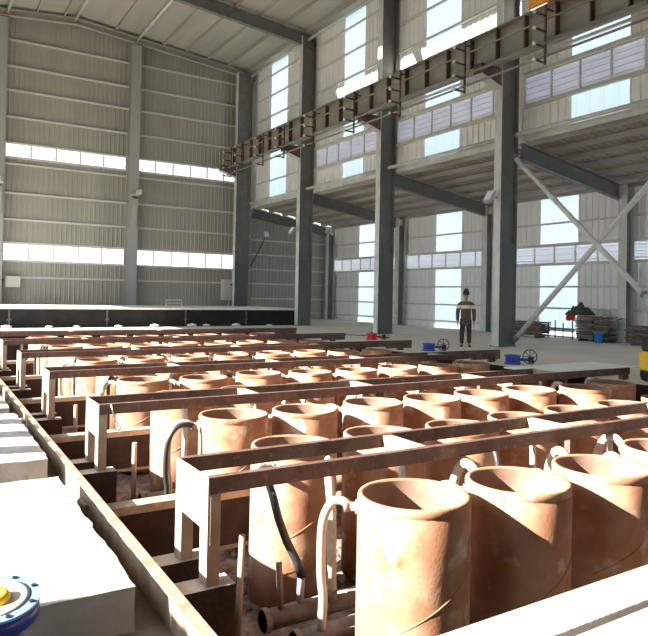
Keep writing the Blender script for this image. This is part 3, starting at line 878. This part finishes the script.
# ---------------------------------------------------------------- valves
def valve_upright(loc, rz, label):
    o = thing('flanged_valve', label, 'valve', loc, rz)
    H = .60
    o.scale = (1.12, 1.12, 1.12)
    o.rotation_euler = (R(-2), R(8), rz) if False else (R(9), R(-3), 0)
    MB().lathe([(.001, 0), (.155, 0), (.155, .035), (.09, .05), (.085, .15), (.12, .24), (.125, .33), (.09, .43), (.10, .5), (.165, .515), (.165, H-.012), (.001, H-.012)], 40).build('body', BLUE, o)
    fl_ = MB().lathe([(.128, H-.012), (.17, H-.012), (.17, H), (.128, H)], 40, closed=False, smooth=False).build('flange_ring', BLUEL, o)
    for k in range(8):
        a = k*math.pi/4+.2
        MB().lathe([(.001, H), (.011, H), (.011, H+.006), (.001, H+.006)], 8, Matrix.Translation((.15*math.cos(a), .15*math.sin(a), 0)), smooth=False).build('bolt_hole', BLACK, fl_)
    MB().lathe([(.02, H-.004), (.06, H-.004), (.09, H), (.104, H+.004), (.128, H+.004), (.128, H-.005)], 40).build('seat_face', VWHITE, o)
    h_ = MB().lathe([(.02, H+.004), (.02, H+.026), (.045, H+.026), (.052, H+.01), (.055, H-.004)], 16).build('hub', YEL, o)
    MB().lathe([(.001, H+.012), (.02, H+.012)], 12).build('bore', BLACK, h_)
    MB().lathe([(.001, 0), (.05, 0), (.05, .08), (.07, .08), (.07, .1), (.001, .1)], 16, Matrix.Translation((0, -.12, .28)) @ Matrix.Rotation(R(90), 4, 'X')).build('bonnet', BLUE, o)
    return o
valve_upright((.355, 3.58, ZLED+.015), R(60), 'blue flanged valve with a pale face and yellow hub in the bottom left corner')
def valve_wheel(loc, rz, label, body=BLUE):
    o = thing('butterfly_valve', label, 'valve', loc, rz)
    o.scale = (.9, .9, .9)
    MB().lathe([(.13, 0), (.22, 0), (.22, .05), (.19, .06), (.19, .2), (.22, .21), (.22, .25), (.13, .25), (.13, 0)], 28, smooth=False).build('body_ring', body, o)
    MB().lathe([(.001, .12), (.128, .12), (.128, .14), (.001, .14)], 20).build('disc', VWHITE, o)
    MB().tube([(.19, 0, .13), (.42, 0, .13)], .04, 10).build('neck', body, o)
    bx(.42, .56, -.07, .07, .05, .21).build('gear_box', BLACK, o, bevel=.02)
    wm = Matrix.Translation((.49, .12, .2)) @ Matrix.Rotation(R(90), 4, 'X')
    q = MB(); q.torus(.19, .014, wm, 24, 6)
    q.build('hand_wheel', BLACK, o)
    q = MB()
    for k in range(4):
        a = k*math.pi/4
        d = Vector((.19*math.cos(a), .19*math.sin(a), 0))
        q.tube([wm @ d, wm @ -d], .009, 5)
    q.build('spokes', BLACK, o)
    MB().tube([(.49, .07, .2), (.49, .14, .2)], .02, 8).build('stem', BLACK, o)
    return o
valve_wheel((12.2, 11.38, ZF), R(-35), 'blue valve with a black hand wheel on the floor right of the third frame')
valve_wheel((12.75, 15.2, ZF), R(-35), 'blue valve with a black hand wheel on the floor right of the fourth frame')
valve_wheel((13.9, 19.8, ZF), R(-35), 'red valve lying on the floor before the second column left of the worker', RED)

# ---------------------------------------------------------------- yellow machine at the right edge
o = thing('yellow_machine', 'black and yellow machine cut by the right picture edge', 'machine', (12.32, 7.62, ZF), R(-20))
bx(-.26, .5, -.3, .3, .06, .22).build('base', BLACK, o, bevel=.03)
bx(-.27, .52, -.31, .31, .22, .60).build('yellow_band', YEL, o, bevel=.03)
bx(-.25, .5, -.29, .29, .60, .88).build('hood', BLACK, o, bevel=.05)
for sx in (-.16, .4):
    for sy in (-.26, .26):
        MB().lathe([(.001, -.03), (.075, -.03), (.075, .03), (.001, .03)], 14, Matrix.Translation((sx, sy, .076)) @ Matrix.Rotation(R(90), 4, 'X'), smooth=False).build('wheel', BLACK, o)
q = MB()
for k in range(3): q.prism([(-.2+k*.08, -.312, .38), (-.15+k*.08, -.312, .38), (-.13+k*.08, -.312, .46), (-.18+k*.08, -.312, .46)], (0, -.004, 0))
q.build('dark_marks', BLACK, o)
MB().tube([(-.1, 0, .87), (-.1, 0, .94), (.3, 0, .94), (.3, 0, .87)], .02, 8).build('lift_handle', BLACK, o)

# ---------------------------------------------------------------- stock along the outer wall
def stack(x0, y0, L, W, n, t, label, rz, name='steel_stack', jit=.05, cat='stack', gap=.02):
    o = thing(name, label, cat, (x0, y0, ZF), rz)
    for sx in (.12*L, .82*L):
        bx(sx, sx+.08, 0, W, 0, .09).build('bearer', SCRAP, o)
    z = .09
    for k in range(n):
        j0, j1 = rnd.uniform(-jit, jit), rnd.uniform(-jit, jit)
        bx(j0, L+j0, j1, W+j1, z, z+t*rnd.uniform(.6, .9)).build('sheet', [SCRAP, PIPE, FRAME][k % 3], o)
        z += t
    return o, z
AW = R(-90)   # long side along the wall
s1, _ = stack(21.4, 20.2, 1.7, .6, 7, .085, 'low dark pallet stack at the outer wall right of the column by the worker', AW, 'pallet_stack')
s2, zs = stack(21.75, 17.0, .78, .56, 12, .075, 'tall dark sheet stack under the green cloth', AW)
s3, _ = stack(21.62, 16.1, .6, .56, 11, .07, 'tall untidy sheet stack behind the blue bucket', AW, jit=.06)
s4, _ = stack(21.7, 14.75, 1.3, .56, 9, .07, 'dark sheet stack at the right picture edge', AW, jit=.1)
for k in range(7):
    a = rnd.uniform(-.3, .3)
    MB().tube([(.1+.08*k, .1+.08*k, .86+.03*(k % 3)), (.25+.07*k, .5+a, .92+.04*(k % 2))], .025, 6).build('bar_end', SCRAP, s3)
rk = thing('post_rack', 'thin post rack with long bars in front of the bright outer wall sheet', 'rack', (21.9, 17.3, ZF), R(90))
for x, h in ((0, .95), (.45, .65), (.85, .75), (1.2, .6)):
    MB().tube([(x, 0, 0), (x, 0, h)], .025, 6).build('post', SCRAP, rk)
for z in (.42, .34, .1):
    MB().tube([(-.05, -.05, z), (1.25, -.05, z)], .03, 6).build('long_bar', SCRAP, rk)
# cloths
def cloth(loc, sx, sy, h, material, label, seed, name, drop=0):
    q = MB(); n_ = 18; g_ = {}
    for i in range(n_+1):
        for j in range(n_+1):
            a, b = i/n_*2-1, j/n_*2-1
            v = Vector((a*2+seed, b*2, 0))
            z = h*(1-max(abs(a), abs(b))**2)*(.75+.5*noise.noise(v*1.3))+.03*noise.noise(v*4)
            z -= drop*max(0, -b-.4)
            g_[i, j] = q.bm.verts.new((a*sx*(1+.2*noise.noise(v)), b*sy*(1+.2*noise.noise(v+Vector((9, 0, 0)))), max(z, .0 if not drop else -9)))
    for i in range(n_):
        for j in range(n_): q.face([g_[i, j], g_[i+1, j], g_[i+1, j+1], g_[i, j+1]]).smooth = True
    o = q.build(name, material, None, loc)
    sm = o.modifiers.new('thick', 'SOLIDIFY'); sm.thickness = .02; sm.offset = 1
    return tag(o, label, 'cloth')
j_ = cloth((21.98, 17.0, ZF+.99), .36, .46, .50, GREENC, 'dark green jacket heaped on the tall sheet stack', 3, 'jacket')
j_.rotation_euler = (0, 0, 0)
r_ = cloth((21.66, 17.2, ZF+.9), .13, .22, .12, RED, 'red cloth hanging over the front of the tall sheet stack', 8, 'red_cloth')
r_.rotation_euler = (0, R(-78), 0)
o = thing('bucket', 'blue plastic bucket on the floor before the sheet stacks', 'bucket', (21.45, 15.75, ZF))
MB().lathe([(.001, 0), (.15, 0), (.185, .36), (.195, .36), (.195, .38), (.175, .38), (.145, .02), (.001, .02)], 24).build('shell', BUCKET, o)
MB().tube([(.19*math.cos(a), .19*math.sin(a)*.4-.12, .36-.02*math.sin(a)) for a in [k*math.pi/8 for k in range(9)]], .008, 5).build('handle', SCRAP, o)
o = thing('floor_cable', 'thin dark cable lying on the floor beside the fifth frame end', 'cable', (14.3, 22.6, ZF+.015))
MB().tube([(0, 0, 0), (.4, -.5, .0), (.9, -.8, .0), (.8, -1.3, .0), (.5, -1.5, .18), (.3, -1.7, .0), (.8, -2.3, 0)], .022, 6).build('cable', BLACK, o)

# ---------------------------------------------------------------- the worker
def skin(name, chains, material, parent, sub=2, loc=(0, 0, 0)):
    """chains: list of lists of ((x,y,z), r); shared points join"""
    bm = bmesh.new(); lay = bm.verts.layers.skin.verify(); idx = {}
    for ch in chains:
        prev = None
        for p, r in ch:
            key = tuple(round(c, 4) for c in p)
            if key not in idx:
                v = bm.verts.new(p); idx[key] = v
                v[lay].radius = (r, r) if not isinstance(r, tuple) else r
                v[lay].use_root = len(idx) == 1
            v = idx[key]
            if prev is not None and prev is not v:
                try: bm.edges.new((prev, v))
                except ValueError: pass
            prev = v
    me = bpy.data.meshes.new(name); bm.to_mesh(me); bm.free()
    me.materials.append(material)
    o = bpy.data.objects.new(name, me); COL.objects.link(o); o.parent = parent; o.location = loc
    s = o.modifiers.new('skin', 'SKIN'); s.use_smooth_shade = True; s.branch_smoothing = .4
    if sub:
        u = o.modifiers.new('sub', 'SUBSURF'); u.levels = sub; u.render_levels = sub
    return o
wk = thing('person', 'person in dark knit cap and brown sweater with a cream band, standing by a column', 'person', (14.9, 15.94, ZF), R(-38))
# local frame: faces -Y
pel = (0, 0, .95)
body = [[(pel, .08), ((0, 0, 1.1), .075), ((0, .0, 1.28), .095), ((0, .01, 1.42), .10), ((0, 0, 1.5), .055), ((0, -.01, 1.57), .055), ((0, -.025, 1.64), (.082, .09)), ((0, -.02, 1.73), (.075, .085))]]
for s in (-1, 1):
    body.append([((0, .01, 1.42), .10), ((s*.13, .01, 1.42), .065), ((s*.205, .01, 1.40), .058), ((s*.258, .0, 1.10), .043), ((s*.262, -.035, .83), .032), ((s*.262, -.05, .76), .026)])
    body.append([(pel, .08), ((s*.095, 0, .86), .085), ((s*.11, -.01, .5), .062), ((s*.12, .015, .12), .042), ((s*.125, -.02, .06), .045), ((s*.135, -.14, .04), .035)])
    base = Vector((s*.262, -.05, .76))
    palm = base+Vector((0, -.012, -.05))
    body.append([(tuple(base), .026), (tuple(palm), (.018, .034))])
    for q_, (fy, ln) in enumerate(((-.030, .075), (-.010, .085), (.010, .08), (.028, .062))):
        k1 = palm+Vector((0, fy, -.025)); k2 = k1+Vector((-s*.006, -.003, -ln*.5)); k3 = k2+Vector((-s*.016, -.004, -ln*.45))
        body.append([(tuple(palm), (.018, .034)), (tuple(k1), .0095), (tuple(k2), .0088), (tuple(k3), .0075)])
    t1 = base+Vector((-s*.008, -.04, -.035)); t2 = t1+Vector((-s*.012, -.018, -.04))
    body.append([(tuple(base), .026), (tuple(t1), .011), (tuple(t2), .009)])
pb = skin('body', body, SKIN, wk, 2)
q = MB(); q.prism([(-.012, -.108, 1.625), (.012, -.108, 1.625), (0, -.10, 1.68)], (0, .03, 0)); q.prism([(-.014, -.135, 1.625), (.014, -.135, 1.625), (0, -.10, 1.685)], (0, .05, -.004)); q.build('nose', SKIN, wk)
for s in (-1, 1):
    q = MB(); bmesh.ops.create_uvsphere(q.bm, u_segments=8, v_segments=6, radius=.012)
    q.build('eye', BLACK, wk, (s*.032, -.112, 1.672))
    q = MB(); bmesh.ops.create_uvsphere(q.bm, u_segments=8, v_segments=6, radius=.028)
    for v in q.bm.verts: v.co.x *= .4
    q.build('ear', SKIN, wk, (s*.09, -.015, 1.65))
bx(-.025, .025, -.12, -.105, 1.592, 1.600).build('mouth', mat('lips', (.36, .13, .11), rough=.6), wk)
sw = [[((0, 0, .90), (.175, .125)), ((0, 0, 1.02), (.165, .125)), ((0, 0, 1.13), (.165, .125))],]
sweater = [[((0, 0, .70), (.19, .16)), ((0, 0, .80), (.19, .16)), ((0, 0, .95), (.185, .155)), ((0, 0, 1.1), (.18, .15)), ((0, 0, 1.28), (.185, .15)), ((0, .01, 1.42), (.15, .12)), ((0, 0, 1.49), .075)]]
for s_ in (-1, 1):
    sweater.append([((0, .01, 1.42), (.15, .12)), ((s_*.16, .01, 1.41), .085), ((s_*.225, .01, 1.36), .085), ((s_*.265, .0, 1.10), .07), ((s_*.262, -.035, .83), .055)])
so = skin('sweater', sweater, KNIT, wk, 2)
# band colours: part of the knit pattern, by height
nt = KNIT.node_tree; N, L = nt.nodes, nt.links
b = N['Principled BSDF']; tc = N.new('ShaderNodeTexCoord'); sx_ = N.new('ShaderNodeSeparateXYZ'); L.new(tc.outputs['Object'], sx_.inputs[0])
rp = N.new('ShaderNodeValToRGB'); rp.color_ramp.interpolation = 'CONSTANT'
mr = N.new('ShaderNodeMapRange'); mr.inputs[1].default_value = .9; mr.inputs[2].default_value = 1.5; L.new(sx_.outputs['Z'], mr.inputs[0]); L.new(mr.outputs[0], rp.inputs[0])
e = rp.color_ramp.elements
e[0].position = 0; e[0].color = (.12, .08, .06, 1)
e[1].position = .58; e[1].color = (.80, .74, .60, 1)
x_ = e.new(.76); x_.color = (.15, .115, .05, 1)
L.new(rp.outputs[0], b.inputs['Base Color'])
tr = []
for s in (-1, 1):
    tr.append([((0, 0, .95), (.165, .12)), ((s*.095, 0, .84), .11), ((s*.11, -.01, .5), .085), ((s*.12, .01, .1), .072)])
skin('trousers', tr, TROUS, wk, 2)
for s in (-1, 1):
    skin('shoe', [[((s*.125, .03, .055), .055), ((s*.128, -.06, .048), .048), ((s*.14, -.17, .036), .036)]], BLACK, wk, 1)
MB().lathe([(.104, 1.69), (.112, 1.70), (.112, 1.745), (.104, 1.755), (.10, 1.80), (.078, 1.86), (.035, 1.905), (.001, 1.91)], 20, Matrix.Translation((0, -.018, 0)) @ Matrix.Diagonal((.95, 1.08, 1, 1))).build('knit_cap', BLACK, wk)
